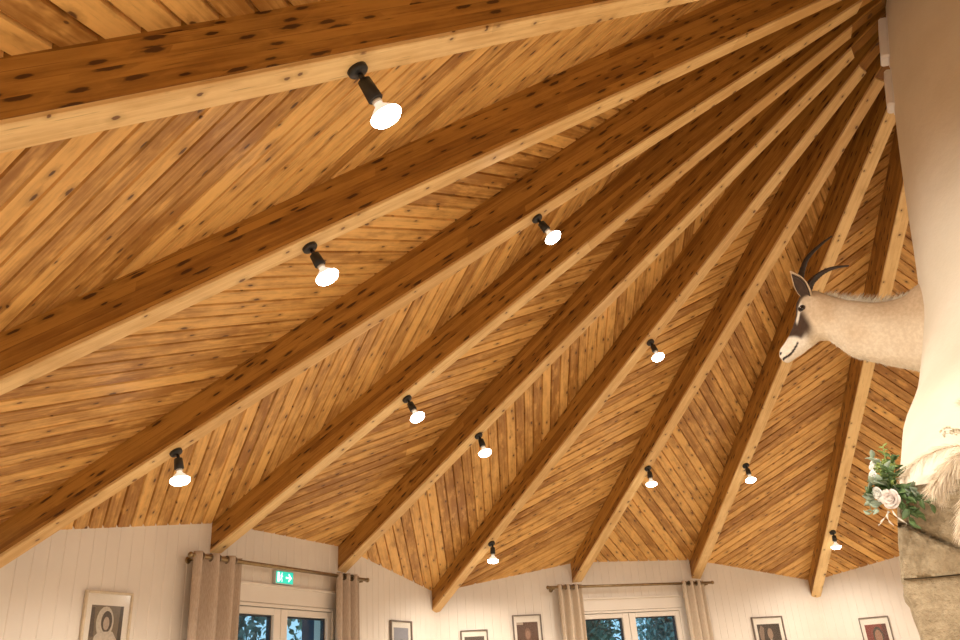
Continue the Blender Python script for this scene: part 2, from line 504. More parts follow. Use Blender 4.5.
part(mb, 'running_figure', M['signwhite'], root, 'white running figure'); mb = MB()
sbar(.55, .5, .78, .5, .14); sbar(.70, .78, .86, .47, .13); sbar(.70, .22, .86, .53, .13)     # arrow to the right
part(mb, 'arrow', M['signwhite'], root, 'white arrow pointing right')

# ------------------------------------------------------------------ curtains and rods
OFF = .10; ZR = 2.472
def rod(a, u0, u1, label):
    root = empty('curtain_rod', wpt(a, (u0+u1)/2, ZR, OFF), label, 'curtain rod')
    mb = MB(); mb.tube([wpt(a, u0, ZR, OFF), wpt(a, u1, ZR, OFF)], .015, 12); part(mb, 'pole', M['brass'], root)
    for u in (u0, u1):
        mb = MB(); d = tanv(radians(a))*(1 if u == u1 else -1)
        mb.lathe([(0, .013), (.004, .019), (.02, .021), (.03, .014), (.034, .004)], wpt(a, u, ZR, OFF), d, 14); part(mb, 'finial', M['brass'], root)
    for u in (u0+.06, u1-.06):
        mb = MB(); mb.tube([wpt(a, u, ZR-.018, .0), wpt(a, u, ZR-.018, OFF)], .008, 8); mb.lathe([(0, .025), (.006, .025), (.008, .01)], wpt(a, u, ZR-.018, 0), -dirv(radians(a)), 14)
        part(mb, 'bracket', M['brass'], root)
def curtain(a, u0, u1, folds, mat, label, amp=.042, seed=1):
    rnd = random.Random(seed)
    root = empty('curtain', wpt(a, (u0+u1)/2, .03, OFF), label, 'curtain', 'grommet curtains beside the glazed doors')
    n = folds*14
    ph = [rnd.uniform(-.35, .35) for _ in range(folds+2)]
    zs = [.03, .4, .8, 1.2, 1.5, 1.8, 2.05, 2.25, 2.40, 2.44, 2.47, 2.50]
    rr = []
    for z in zs:
        k_ = min(1, (2.55-z)/1.6)
        row = []
        for i in range(n+1):
            s_ = i/n; w = s_*folds
            j = int(w)
            am = amp*(1 + .35*ph[j]*k_)
            sh = ph[j]*.02*k_*sin(pi*(w-j))
            row.append(wpt(a, u0+(u1-u0)*s_ + sh + .012*k_*sin(w*2*pi*.5+seed), z, OFF + am*sin(w*2*pi)*1.0 + .012*k_*sin(w*3.1+seed)))
        rr.append(row)
    mb = MB(); mb.rings(rr, 0, False, False, True, False)
    o = part(mb, 'fabric', mat, root)
    so = o.modifiers.new('thick', 'SOLIDIFY'); so.thickness = .004
    for i in range(folds*2):
        s_ = (i+.0)/(folds*2)
        if i == 0: continue
        mb = MB()
        c = wpt(a, u0+(u1-u0)*s_, ZR, OFF); d = tanv(radians(a))
        up = Vector((0,0,1)); sd = d.cross(up)
        ring = []
        mb.tube([c + (up*cos(t*pi/8)+sd*sin(t*pi/8))*.024 for t in range(17)], .006, 6)
        part(mb, 'grommet', M['steel'], root)
rod(-45, -1.13, .66+.36, 'brass curtain rod over the door with the green exit sign')
rod(0, -1.20, .91, 'brass curtain rod over the far door facing the camera')
curtain(-45, -1.12, -.63, 3, M['curtain'], 'beige curtain left of the exit sign door', seed=3)
curtain(-45, .56, .90, 3, M['curtain'], 'beige curtain right of the exit sign door', seed=5)
curtain(0, -1.10, -.80, 3, M['curtain_lit'], 'beige curtain left of the far glazed door', seed=8)
curtain(0, .50, .80, 3, M['curtain_lit'], 'beige curtain right of the far glazed door', seed=11)

# ------------------------------------------------------------------ framed portraits
M['frame_grey'] = plain('brushed_frame', (.20, .165, .14), .4, .1, 30, .05, metal=.3)
M['frame_pale'] = plain('pale_frame', (.62, .52, .38), .4, .08, 30, .05)
M['mat'] = plain('white_mount_card', (.78, .73, .68), .8, .02, 20, .02)
pc = {}
def pcol(c):
    if c not in pc: pc[c] = plain('print_tone_%d' % len(pc), c, .5, .10, 60, .0)
    return pc[c]
def picture(a, u0, u1, zt, h, fw, fm, inset, ph, bg, shapes, label):
    zb = zt-h
    root = empty('framed_photograph', wpt(a, (u0+u1)/2, zb, .01), label, 'framed picture', 'framed portraits along the walls')
    mb = MB()
    wbox(mb, a, u0, u0+fw, zb, zt, .004, .028, 0, .003); wbox(mb, a, u1-fw, u1, zb, zt, .004, .028, 0, .003)
    wbox(mb, a, u0+fw, u1-fw, zt-fw, zt, .004, .028, 0, .003); wbox(mb, a, u0+fw, u1-fw, zb, zb+fw, .004, .028, 0, .003)
    part(mb, 'frame', fm, root)
    mb = MB(); wbox(mb, a, u0+fw, u1-fw, zb+fw, zt-fw, .002, .012); part(mb, 'mount', M['mat'], root)
    p0, p1 = u0+inset[0], u1-inset[0]; q1 = zt-inset[1]; q0 = q1-ph
    mb = MB(); mats = [pcol(bg)]
    wbox(mb, a, p0, p1, q0, q1, .0122, .013)
    for i, (pts, c) in enumerate(shapes):
        m_ = pcol(c)
        if m_ not in mats: mats.append(m_)
        if isinstance(pts, tuple):
            cx, cy, rx, ry = pts
            pts = [(cx+rx*cos(t*pi/10), cy+ry*sin(t*pi/10)) for t in range(20)]
        pts = [(min(1, max(0, x)), min(1, max(0, y))) for x, y in pts]
        mb.poly([wpt(a, p0+(p1-p0)*x, q0+(q1-q0)*y, .0133+i*.0003) for x, y in pts], mats.index(m_))
    part(mb, 'print', mats, root)
    mb = MB(); wbox(mb, a, u0+fw, u1-fw, zb+fw, zt-fw, .019, .021); part(mb, 'glass', M['pglass'], root)
dk, sk, wh, hair = (.05, .04, .03), (.42, .33, .27), (.62, .56, .50), (.06, .045, .035)
picture(-45, -1.879, -1.525, 2.20, .44, .014, M['frame_pale'], (.058, .082), .26, (.16, .125, .09),
        [((.45, .62, .27, .36), (.50, .44, .37)), ([(.86, 0), (1, 0), (1, 1), (.9, 1)], dk), ([(0, .3), (.14, .3), (.1, .95), (0, .95)], (.08, .06, .05)), ((.5, .64, .17, .24), hair), ([(.16, .3), (.28, .42), (.72, .42), (.86, .25), (.9, 0), (.1, 0)], (.50, .44, .38)), ((.49, .60, .095, .15), sk), ([(.1, 0), (.12, .22), (.35, .14), (.62, .2), (.66, 0)], (.09, .075, .06))],
        'pale framed black and white portrait of a person in a white headscarf')
picture(-45, 1.553, 1.944, 2.157, .52, .014, M['frame_grey'], (.06, .066), .38, (.26, .27, .33),
        [((.5, .42, .24, .30), (.04, .04, .05)), ((.5, .44, .13, .20), (.33, .31, .33)), ([(.15, 0), (.3, .14), (.7, .14), (.85, 0)], (.10, .10, .13))],
        'framed blue grey portrait just left of the deepest wall corner')
picture(0, -2.23, -1.927, 2.075, .46, .012, M['frame_grey'], (.042, .066), .33, (.08, .06, .05),
        [((.5, .5, .2, .25), sk), ([(.1, 0), (.25, .25), (.75, .25), (.9, 0)], wh)], 'framed dark portrait mounted low just right of the deepest wall corner')
picture(0, -1.633, -1.297, 2.205, .50, .012, M['frame_grey'], (.044, .076), .36, (.10, .045, .03),
        [((.5, .66, .15, .17), (.20, .10, .07)), ((.5, .64, .10, .12), (.30, .17, .12)), ([(.2, .1), (.3, .45), (.5, .5), (.75, .42), (.85, .1)], (.20, .10, .075)), ([(.22, .1), (.30, .1), (.62, .42), (.55, .46)], (.45, .32, .25)), ([(.78, .1), (.86, .1), (.50, .40), (.44, .34)], (.45, .32, .25)), ([(.0, .93), (.3, .93), (.3, 1), (0, 1)], (.45, .36, .3))],
        'framed dark brown portrait left of the far door curtain')
picture(0, 1.435, 1.882, 2.07, .58, .014, M['frame_grey'], (.062, .085), .42, (.055, .04, .032),
        [([(.08, .55), (.22, .55), (.3, .9), (.16, .98), (.06, .8)], (.24, .17, .13)), ((.53, .74, .12, .15), (.30, .21, .16)), ([(.28, .0), (.36, .5), (.5, .6), (.62, .56), (.85, .2), (.85, 0)], (.56, .53, .50)), ([(.36, .5), (.5, .6), (.45, .2), (.32, .2)], (.14, .11, .09))],
        'framed portrait of a person in a white shirt right of the far door')
picture(45, -2.074, -1.739, 1.982, .50, .013, M['frame_grey'], (.05, .084), .34, (.20, .045, .035),
        [([(.72, .3), (1, .3), (1, 1), (.8, 1)], (.10, .03, .025)), ((.55, .62, .24, .30), hair), ((.55, .58, .17, .24), (.30, .17, .12)), ([(.1, 0), (.25, .24), (.45, .34), (.65, .34), (.9, .2), (1, 0)], (.5, .43, .38))],
        'framed red toned portrait of a person beside the fireplace edge')

# ------------------------------------------------------------------ beams
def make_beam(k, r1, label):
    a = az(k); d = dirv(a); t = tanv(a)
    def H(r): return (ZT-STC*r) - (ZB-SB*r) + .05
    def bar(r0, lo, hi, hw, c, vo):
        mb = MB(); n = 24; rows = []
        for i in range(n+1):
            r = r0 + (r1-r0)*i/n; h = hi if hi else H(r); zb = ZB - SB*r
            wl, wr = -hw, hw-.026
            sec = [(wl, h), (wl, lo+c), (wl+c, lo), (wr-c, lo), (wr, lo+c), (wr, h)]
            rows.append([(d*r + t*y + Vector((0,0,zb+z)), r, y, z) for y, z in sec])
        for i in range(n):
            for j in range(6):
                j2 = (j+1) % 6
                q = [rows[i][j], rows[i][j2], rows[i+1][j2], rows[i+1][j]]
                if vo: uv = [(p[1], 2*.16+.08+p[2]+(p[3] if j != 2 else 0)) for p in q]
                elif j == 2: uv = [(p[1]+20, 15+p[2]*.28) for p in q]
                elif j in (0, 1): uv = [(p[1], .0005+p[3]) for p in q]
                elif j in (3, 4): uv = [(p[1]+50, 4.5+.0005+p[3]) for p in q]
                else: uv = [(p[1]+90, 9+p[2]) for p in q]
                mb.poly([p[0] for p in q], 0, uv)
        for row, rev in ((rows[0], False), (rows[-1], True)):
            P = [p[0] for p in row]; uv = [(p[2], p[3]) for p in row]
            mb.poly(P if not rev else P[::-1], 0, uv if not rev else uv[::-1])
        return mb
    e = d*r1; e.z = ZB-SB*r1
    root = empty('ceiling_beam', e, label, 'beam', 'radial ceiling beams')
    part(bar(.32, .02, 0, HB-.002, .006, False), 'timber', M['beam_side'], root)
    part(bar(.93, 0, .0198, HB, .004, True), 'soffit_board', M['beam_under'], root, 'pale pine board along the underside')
BL = {-2: 'ceiling beam far behind the viewer over the front left wall', -1: 'ceiling beam just behind the viewer, next to the overhead corner beam',
 0: 'ceiling beam directly overhead ending in the wall corner beside the viewer',
 1: 'broad ceiling beam across the top left corner, carrying the nearest largest spotlight',
 2: 'ceiling beam second from the top left, with one spotlight on its underside',
 3: 'ceiling beam with two spotlights running down to the lower left corner',
 4: 'ceiling beam ending above the left curtain of the exit sign door',
 5: 'ceiling beam ending above the right curtain of the exit sign door',
 6: 'ceiling beam with two spotlights ending in the deepest wall corner between the doors',
 7: 'ceiling beam ending above the left curtain of the far door',
 8: 'ceiling beam ending above the right curtain of the far door',
 9: 'ceiling beam passing behind the antelope neck to the far right wall corner',
 10: 'ceiling beam hidden behind the plaster chimney hood, nearest the back right wall centre', 11: 'ceiling beam on the far side of the chimney hood over the back right wall',
 12: 'ceiling beam behind the chimney hood ending in the right wall corner'}
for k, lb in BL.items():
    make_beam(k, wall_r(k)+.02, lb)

# ------------------------------------------------------------------ spotlights under the beams
def spot_axis(k, deg):
    d = dirv(az(k)); th = radians(deg)
    return (Vector((0,0,-1))*cos(th) - d*sin(th)).normalized()
LSTR = 104.0
def lamp_light(p, ax, power=1.0):
    li = bpy.data.lights.new('spotlight_beam', 'SPOT'); li.energy = LSTR*power; li.color = (1.0, .893, .75)
    li.spot_size = radians(152); li.spot_blend = .65; li.shadow_soft_size = .05
    o = bpy.data.objects.new('spotlight_beam', li); COL.objects.link(o)
    o.location = p; o.rotation_euler = ax.to_track_quat('-Z', 'Y').to_euler()
    return o
def spotlight(k, r, deg, label, side=.004, sc=.86):
    d = dirv(az(k)); t = tanv(az(k))
    B = d*r + t*side; B.z = ZB - SB*r
    un = Vector((d.x*SB, d.y*SB, 1)).normalized()*-1       # down out of the beam's underside
    un = Vector((-d.x*SB, -d.y*SB, -1)).normalized()
    root = empty('spotlight', B, label, 'spotlight', 'black spotlights under the ceiling beams')
    ax = spot_axis(k, deg)
    mb = MB(); mb.lathe([(0, .036), (.014, .036), (.020, .031), (.022, .012)], B, un, 24); part(mb, 'base', M['black'], root)
    J = B + un*.034
    mb = MB(); mb.tube([B+un*.018, J, J+ax*.022], [.008, .010, .008], 10)
    part(mb, 'swivel', M['black'], root)
    S = J + ax*.012
    mb = MB(); mb.lathe([(0, .012), (.004, .023), (.074*sc, .027), (.078*sc, .022)], S, ax, 24); part(mb, 'socket', M['black'], root)
    N = S + ax*.077*sc
    mb = MB(); mb.lathe([(0, .017), (.012, .0175), (.013, .013)], N, ax, 20); part(mb, 'collar', M['ring'], root)
    mb = MB(); mb.lathe([(.012, .0135), (.022, .016), (.038, .034), (.058, .053)], N, ax, 28, cap1=False)
    bn = part(mb, 'bulb', M['bulb_neck'], root)
    mb = MB(); mb.lathe([(.058, .053), (.066, .0555), (.074, .053), (.084, .044), (.091, .025), (.094, .004)], N, ax, 28, cap0=False); part(mb, 'bulb_face', M['bulb'], bn, 'glowing white face of the bulb')
    l = lamp_light(N+ax*.105, ax, .7 if r > 5.2 else 1.0)
    l.location -= root.location; l.parent = root
LAMPS = [(1, 4.615, 31, 'nearest and largest black spotlight, on the top left beam', .004, 1.1),
 (2, 4.61, 28, 'black spotlight on the second beam from the top left'),
 (3, 3.33, 30, 'black spotlight high on the lower left corner beam, upper of its two'),
 (3, 5.53, 10, 'black spotlight above the pale framed portrait, lower of two on its beam'),
 (4, 4.51, 26, 'black spotlight on the beam that ends left of the exit sign door'),
 (5, 4.51, 16, 'black spotlight on the beam that ends right of the exit sign door'),
 (6, 3.28, 16, 'black spotlight high on the deepest corner beam, upper of its two'),
 (6, 5.56, -4, 'small black spotlight near the wall just above the deepest corner, lower of two'),
 (7, 4.52, 2, 'black spotlight on the beam ending left of the far door'),
 (8, 4.46, 10, 'black spotlight on the beam left of the antelope muzzle'),
 (9, 5.45, -6, 'black spotlight on the beam end at the far right wall corner')]
for q in LAMPS: spotlight(*q[:4], *q[4:])
done = {(q[0], round(q[1])) for q in LAMPS}
# the hall's other spotlights stand outside the photograph: only their light is needed
for k in range(10, 25):
    for r, dg in (((3.3, 25), (5.5, 5)) if k % 3 == 0 else ((4.5, 22),)):
        d = dirv(az(k)); p = d*r; p.z = ZB - SB*r - .2
        lamp_light(p, spot_axis(k, dg), .7 if r > 5.2 else 1.0)

# ------------------------------------------------------------------ central fireplace
F_ = dirv(radians(225)); L_ = dirv(radians(-45))
def fl(f, l, z): p = F_*f + L_*l; return Vector((p.x, p.y, z))
fire = empty('fireplace', (0, 0, 0), 'large central stone fireplace with a tall cream plaster hood', 'fireplace')
HZ = [(2.13, 1.485, .15), (2.2, 1.485, .2), (2.3, 1.465, .3), (2.45, 1.42, .45), (2.678, 1.348, .67), (2.971, 1.197, .92), (3.395, 1.058, 1), (3.739, .996, 1), (4.409, .899, 1), (5.224, .766, 1), (6.013, .611, 1), (6.30, .56, 1), (6.6, .52, 1)]
def hz(z):
    for i in range(len(HZ)-1):
        if z <= HZ[i+1][0]:
            # Catmull-Rom over the profile
            p0, p1, p2, p3 = HZ[max(i-1, 0)], HZ[i], HZ[i+1], HZ[min(i+2, len(HZ)-1)]
            s_ = (z-p1[0])/(p2[0]-p1[0])
            def cr(j):
                m1 = (p2[j]-p0[j])/(p2[0]-p0[0])*(p2[0]-p1[0]); m2 = (p3[j]-p1[j])/(p3[0]-p1[0])*(p2[0]-p1[0])
                return (2*s_**3-3*s_**2+1)*p1[j]+(s_**3-2*s_**2+s_)*m1+(-2*s_**3+3*s_**2)*p2[j]+(s_**3-s_**2)*m2
            return cr(1), min(1, max(.05, p1[2]+(p2[2]-p1[2])*s_))
    return HZ[-1][1], 1
rr = []
N = 160
for i in range(60):
    z = 2.13 + (6.5-2.13)*i/59
    h, c = hz(z); r = c*h; row = []
    for j in range(N):
        tt = 2*pi*j/N
        # spread points evenly over corners and flats
        cx, sx = cos(tt), sin(tt)
        m = max(abs(cx), abs(sx))
        px, py = cx/m*h, sx/m*h                      # on the square
        qx, qy = max(-(h-r), min(h-r, px)), max(-(h-r), min(h-r, py))
        dx, dy = px-qx, py-qy; l_ = sqrt(dx*dx+dy*dy) or 1
        row.append(fl(qx+dx/l_*r, qy+dy/l_*r, z))
    rr.append(row)
mb = MB(); mb.rings(rr, 0, True, True, True)
part(mb, 'hood', M['plaster'], fire, 'smooth cream plaster hood flaring out to the mantel')
rs = random.Random(4)
def vnoise(x, y, z):
    from mathutils import noise
    return noise.noise(Vector((x, y, z)))
def swag(l):      # carved garland line across the lintel front
    return 1.60 + .42*(abs(l)/1.55)**2.6 if abs(l) < 1.55 else 2.02
def stone_block(mb, f0, f1, l0, l1, z0, z1, amp=.010, res=.05, carve=False, taper=None):
    "rough block with the front at f1; all six sides gridded and jittered"
    def P(f, l, z):
        n = vnoise(f*4, l*4, z*4)*amp + vnoise(f*13, l*13, z*13)*amp*.5
        ff, ll = f, l
        cf, cl = (f0+f1)/2, (l0+l1)/2
        if taper:
            s_ = taper(z); ll = cl + (l-cl)*s_
        e = .018
        on_f = f >= f1-1e-6; on_l = abs(l-l0) < 1e-6 or abs(l-l1) < 1e-6; on_z = abs(z-z0) < 1e-6 or abs(z-z1) < 1e-6
        if on_f:
            ff += n
            if carve:
                d = z-swag(l); 
                ff += .018*min(1, max(0, d/.012)) - .045*math.exp(-(d/.013)**2)
        if on_l: ll += n if l > cl else -n
        if (on_f + on_l + on_z) >= 2:
            if on_f: ff -= e*.5
            if on_l: ll -= e*.5*(1 if l > cl else -1)
        return fl(ff, ll, z + (0 if not on_z else vnoise(f*5, l*5, 3)*amp*.6))
    nf, nl, nz = [max(1, int(round((b-a)/res))) for a, b in ((f0, f1), (l0, l1), (z0, z1))]
    fs = [f0+(f1-f0)*i/nf for i in range(nf+1)]; ls = [l0+(l1-l0)*i/nl for i in range(nl+1)]; zs = [z0+(z1-z0)*i/nz for i in range(nz+1)]
    cache = {}
    def V(i, j, k):
        if (i, j, k) not in cache: cache[(i, j, k)] = mb.vert(P(fs[i], ls[j], zs[k]))
        return cache[(i, j, k)]
    for j in range(nl):
        for k in range(nz):
            mb.face((V(nf,j,k), V(nf,j,k+1), V(nf,j+1,k+1), V(nf,j+1,k)), 0, None, True); mb.face((V(0,j,k), V(0,j+1,k), V(0,j+1,k+1), V(0,j,k+1)), 0, None, True)
    for i in range(nf):
        for k in range(nz):
            mb.face((V(i,nl,k), V(i+1,nl,k), V(i+1,nl,k+1), V(i,nl,k+1)), 0, None, True); mb.face((V(i,0,k), V(i,0,k+1), V(i+1,0,k+1), V(i+1,0,k)), 0, None, True)
    for i in range(nf):
        for j in range(nl):
            mb.face((V(i,j,nz), V(i+1,j,nz), V(i+1,j+1,nz), V(i,j+1,nz)), 0, None, True); mb.face((V(i,j,0), V(i,j+1,0), V(i+1,j+1,0), V(i+1,j,0)), 0, None, True)
mb = MB(); stone_block(mb, 1.10, 1.50, -1.585, 1.585, 1.80, 2.12, .008, .011, True, lambda z: 1.0-.042*(z-1.8)/.32)
part(mb, 'lintel', M['stone'], fire, 'carved sandstone lintel under the hood')
mb = MB(); stone_block(mb, -1.48, 1.12, -1.47, 1.47, 1.80, 2.12, .008, .08)
part(mb, 'side_lintel', M['stone'], fire)
mb = MB(); stone_block(mb, -1.50, 1.525, -1.50, 1.50, 2.118, 2.165, .004, .05)
part(mb, 'mantel_shelf', M['stone'], fire)
def tp(z): return 1.0 if z > 1.70 else 1.0 - .05*min(1, (1.70-z)/.5)**1.2
for sgn in (1, -1):
    a0, a1 = (.95, 1.585) if sgn > 0 else (-1.585, -.95)
    mb = MB(); stone_block(mb, .9, 1.475, a0, a1, 0, 1.797, .010, .028, False, lambda z: (1.0 if z > 1.715 else .955) - .30*max(0, min(.45, 1.70-z))**1.25); part(mb, 'pier', M['stone'], fire)
mb = MB(); stone_block(mb, -1.45, .5, -1.50, 1.50, 0, 1.80, .008, .12); part(mb, 'back_block', M['stone'], fire)
mb = MB(); stone_block(mb, .5, 1.75, -1.6, 1.6, 0, .25, .008, .1); part(mb, 'hearth', M['stone'], fire)

# ------------------------------------------------------------------ two white boxes on the side of the hood
M['whitebox'] = plain('white_plastic', (.88, .86, .87), .4, .02, 10, .02)
def wallbox(z0, z1, lb, dp, a):
    n = dirv(radians(a)); t = tanv(radians(a))
    zc = (z0+z1)/2; h0 = hz(z0)[0]; h1 = hz(z1)[0]
    lean = (Vector((0,0,z1-z0)) + n*(h1-h0)).normalized()
    c = n*((h0+h1)/2 + dp/2 - .006); c.z = zc
    out = lean.cross(t).normalized()
    if out.dot(n) < 0: out = -out
    Mx = Matrix((t, out, lean)).transposed()
    root = empty('wall_box', c - lean*(z1-z0)/2, lb, 'box', 'white boxes on the chimney hood')
    mb = MB(); mb.box(c, (.13, dp, z1-z0), 0, Mx, .014); part(mb, 'housing', M['whitebox'], root)
    mb = MB(); mb.box(c - out*(dp/2-.003), (.14, .012, (z1-z0)+.01), 0, Mx, .004); part(mb, 'back_plate', M['whitebox'], root)
wallbox(5.38, 5.73, 'upper small white box on the side of the plaster hood, close under the ceiling', .062, -46)
wallbox(4.98, 5.28, 'lower small white box on the side of the plaster hood', .050, -46)

# ------------------------------------------------------------------ antelope trophy
DA = dirv(radians(-42)); DB = dirv(radians(-132))
def dp_(a_, z, b=0.0): p = DA*a_ + DB*b; return Vector((p.x, p.y, z))
ST = [((.96, 3.70), (.97, 3.06), .215), ((1.04, 3.655), (1.09, 3.09), .195), ((1.112, 3.618), (1.17, 3.135), .175), ((1.219, 3.612), (1.30, 3.20), .158), ((1.333, 3.645), (1.42, 3.265), .145), ((1.44, 3.695), (1.50, 3.315), .135),
 ((1.53, 3.755), (1.565, 3.40), .125), ((1.61, 3.815), (1.605, 3.452), .122), ((1.69, 3.815), (1.64, 3.465), .116), ((1.742, 3.76), (1.668, 3.468), .108),
 ((1.768, 3.68), (1.705, 3.45), .094), ((1.80, 3.61), (1.75, 3.425), .078), ((1.842, 3.548), (1.793, 3.402), .066), ((1.880, 3.503), (1.838, 3.385), .062), ((1.915, 3.468), (1.872, 3.370), .060), ((1.930, 3.440), (1.893, 3.366), .050), ((1.934, 3.415), (1.912, 3.375), .026)]
def cr4(p0, p1, p2, p3, s_):
    return .5*((2*p1)+(-p0+p2)*s_+(2*p0-5*p1+4*p2-p3)*s_*s_+(-p0+3*p1-3*p2+p3)*s_**3)
def st_at(x):
    i = min(int(x), len(ST)-2); s_ = x-i
    g = [ST[max(0, i-1)], ST[i], ST[i+1], ST[min(len(ST)-1, i+2)]]
    fl_ = [(q[0][0], q[0][1], q[1][0], q[1][1], q[2]) for q in g]
    return [cr4(fl_[0][j], fl_[1][j], fl_[2][j], fl_[3][j], s_) for j in range(5)]
def lerp(a_, b_, t_): return tuple(x+(y-x)*t_ for x, y in zip(a_, b_))
def sst(x, lo, hi):
    t_ = min(1, max(0, (x-lo)/(hi-lo))); return t_*t_*(3-2*t_)
TAN, CREAM, DARK, WHITE = (.62, .48, .33), (.75, .645, .50), (.045, .022, .014), (.84, .78, .68)
mb = MB(); mb.col = []
rr = []; NS, NR = 64, 200
cols = []
from mathutils import noise as _ns
for i in range(NR+1):
    x = (len(ST)-1)*i/NR
    ta, tz, ba, bz, w = st_at(x)
    row = []
    for j in range(NS):
        th = 2*pi*j/NS            # 0 = top, pi = bottom
        c, s_ = cos(th), sin(th)
        ww = w*(abs(s_)**.9)*(1 if s_ > 0 else -1)
        # cheek fullness and narrow bridge of the nose
        if x > 8: ww *= 1 - .30*max(0, c)*sst(x, 8.5, 11)
        m_ = .5*(1+c)
        p = dp_(ba+(ta-ba)*m_, bz+(tz-bz)*m_, ww)
        n_ = _ns.noise(p*14)*.004 + _ns.noise(p*40)*.0018
        ctr = dp_((ta+ba)/2, (tz+bz)/2)
        dv = (p-ctr).normalized()
        # eye brow and socket
        p += dv*n_*(1 if x < 11 else .3)
        row.append(p)
        pa, pz, pb = p.dot(DA), p.z, p.dot(DB)
        col = lerp(TAN, CREAM, sst(_ns.noise(p*5)+.35*c*-1, -.5, .6))
        col = lerp(col, (.78, .69, .56), .6*sst(-c, .2, .9))
        if x > 6: col = lerp(col, (.70, .58, .43), sst(x, 6, 8)*.6)
        # dark mask of the face
        mk = sst(x, 8.2, 9.5)*(1-sst(x, 11.3+.9*c, 11.7+.9*c))*sst(c, -.98, -.30)
        col = lerp(col, DARK, mk*.96)
        br = sst(x, 7.0, 7.6)*(1-sst(x, 9, 9.6))*sst(c, .60, .78)
        col = lerp(col, DARK, br*.9)
        # white stripe in front of the eye
        sw = sst(x, 8.35, 8.7)*(1-sst(x, 10.3, 10.7))*sst(c, .34+.06*(x-9), .44+.06*(x-9))*(1-sst(c, .60+.05*(x-9), .72+.05*(x-9)))
        col = lerp(col, WHITE, sw)
        # white muzzle
        mz = sst(x, 11.15+.9*c, 11.65+.9*c)
        col = lerp(col, WHITE, mz)
        jw = sst(x, 9.8, 11)*sst(-c, .25, .6)
        col = lerp(col, WHITE, jw)
        # nostril and lip line
        na, nz = pa-1.918, pz-3.425
        if abs(pb) > .012: col = lerp(col, (.03, .02, .018), 1-sst(sqrt((na*1.2)**2+nz**2), .008, .015))
        for s0 in range(41):
            q = s0/40; la = 1.912-.118*q; lz = 3.383+.078*q - .018*sin(q*pi)
            dd = sqrt((pa-la)**2+(pz-lz)**2)
            if dd < .0085: col = lerp(col, (.03, .018, .015), 1-sst(dd, .003, .0085))
        cols.append(col)
    rr.append(row)
mb.rings(rr, 0, True, True, True)
mb.col = cols
def fur_mat():
    t = NT('antelope_fur')
    at = t.n('ShaderNodeVertexColor'); at.layer_name = 'fur'
    c = t.n('ShaderNodeTexCoord').outputs['Object']
    n = t.noise(c, 45, 4, .65); n2 = t.noise(c, 160, 2)
    h = t.math('ADD', n, t.math('MULTIPLY', n2, .5))
    col = t.mix(t.ramp(n, .35, .7), t.mix(.25, at.outputs[0], (.45, .33, .22), 'MULTIPLY'), at.outputs[0])
    t.bsdf(col, .85, h, .5, .006, .15)
    return t.m
M['fur'] = fur_mat()
M['horn'] = plain('dark_horn', (.030, .018, .013), .35, .3, 40, .25)
M['eye'] = plain('glass_eye', (.010, .007, .006), .06, .1, 10, .0)
M['hair'] = plain('pale_mane_hair', (.88, .82, .70), .8, .15, 30, .1)
M['darkhair'] = plain('dark_ear_hair', (.06, .035, .022), .85, .2, 30, .1)
M['ear'] = plain('tan_ear_fur', (.62, .47, .31), .85, .1, 30, .2)
deer = empty('antelope_trophy', dp_(1.03, 3.12), 'mounted pale antelope head with black and white face on the plaster hood', 'animal trophy')
part(mb, 'body', M['fur'], deer)
# eyes
for sg in (1, -1):
    mb = MB(); c = dp_(1.712, 3.682, .094*sg)
    nrm = (DB*sg*.9 + DA*.45).normalized()
    mb.lathe([(-.02, .004), (-.012, .016), (0, .022), (.010, .018), (.017, .009), (.019, .001)], c, nrm, 16)
    e = part(mb, 'eye', M['eye'], deer, 'glossy black eye')
    mb = MB(); 
    t1 = nrm.cross(Vector((0,0,1))).normalized(); t2 = nrm.cross(t1)
    mb.tube([c + nrm*.004 + t1*cos(q*pi/10)*.024 + t2*sin(q*pi/10)*.019 for q in range(21)], .0045, 6); part(mb, 'eyelid', M['darkhair'], deer, 'dark rim around the eye')
# ears
def ear(sg, base, tip, open_dir, wid):
    mb = MB(); base, tip = Vector(base), Vector(tip)
    ax = tip-base; Ln = ax.length; ax.normalize()
    side = ax.cross(open_dir).normalized(); back = side.cross(ax).normalized()
    if back.dot(open_dir) > 0: back = -back
    nL, nW = 16, 12
    rowsA = []
    for i in range(nL+1):
        s_ = i/nL
        w = wid*(sin(pi*min(1, s_*.80+.14))**.8)*(1-s_**4*.9) + .002
        cup = .9*(1-.35*s_)
        row = []
        for j in range(nW+1):
            q = (j/nW-.5)*2
            ang = q*1.35*cup
            row.append(base + ax*(Ln*s_) + side*(w*sin(ang)/max(.6, sin(1.35*cup))) + back*(w*.75*(cos(ang)-cos(1.35*cup))))
        rowsA.append(row)
    mb.rings(rowsA, 0, False, False, True, False)
    o = part(mb, 'ear', [M['ear'], M['darkhair']], deer)
    so = o.modifiers.new('thick', 'SOLIDIFY'); so.thickness = .007; so.offset = 0
    # dark hair inside the ear and pale rim
    mi = MB()
    rows2 = [[base + ax*(Ln*(.04+.84*i/nL)) + (rowsA[i][j]-(base+ax*(Ln*i/nL)))*.80 - back*.006 for j in range(nW+1)] for i in range(nL+1)]
    mi.rings(rows2, 0, False, False, True, False)
    c_ = part(mi, 'inner_ear', M['darkhair'], o) if False else None
    oi = mi.build('inner_ear', M['darkhair'])
    w_ = deer.location
    for v in oi.data.vertices: v.co -= w_
    oi.parent = o; oi['label'] = 'dark hair inside the ear'
    so2 = oi.modifiers.new('thick', 'SOLIDIFY'); so2.thickness = .003
ear(1, dp_(1.655, 3.74, .098), dp_(1.724, 3.962, .12), (DA*.85 + DB*.52).normalized(), .074)
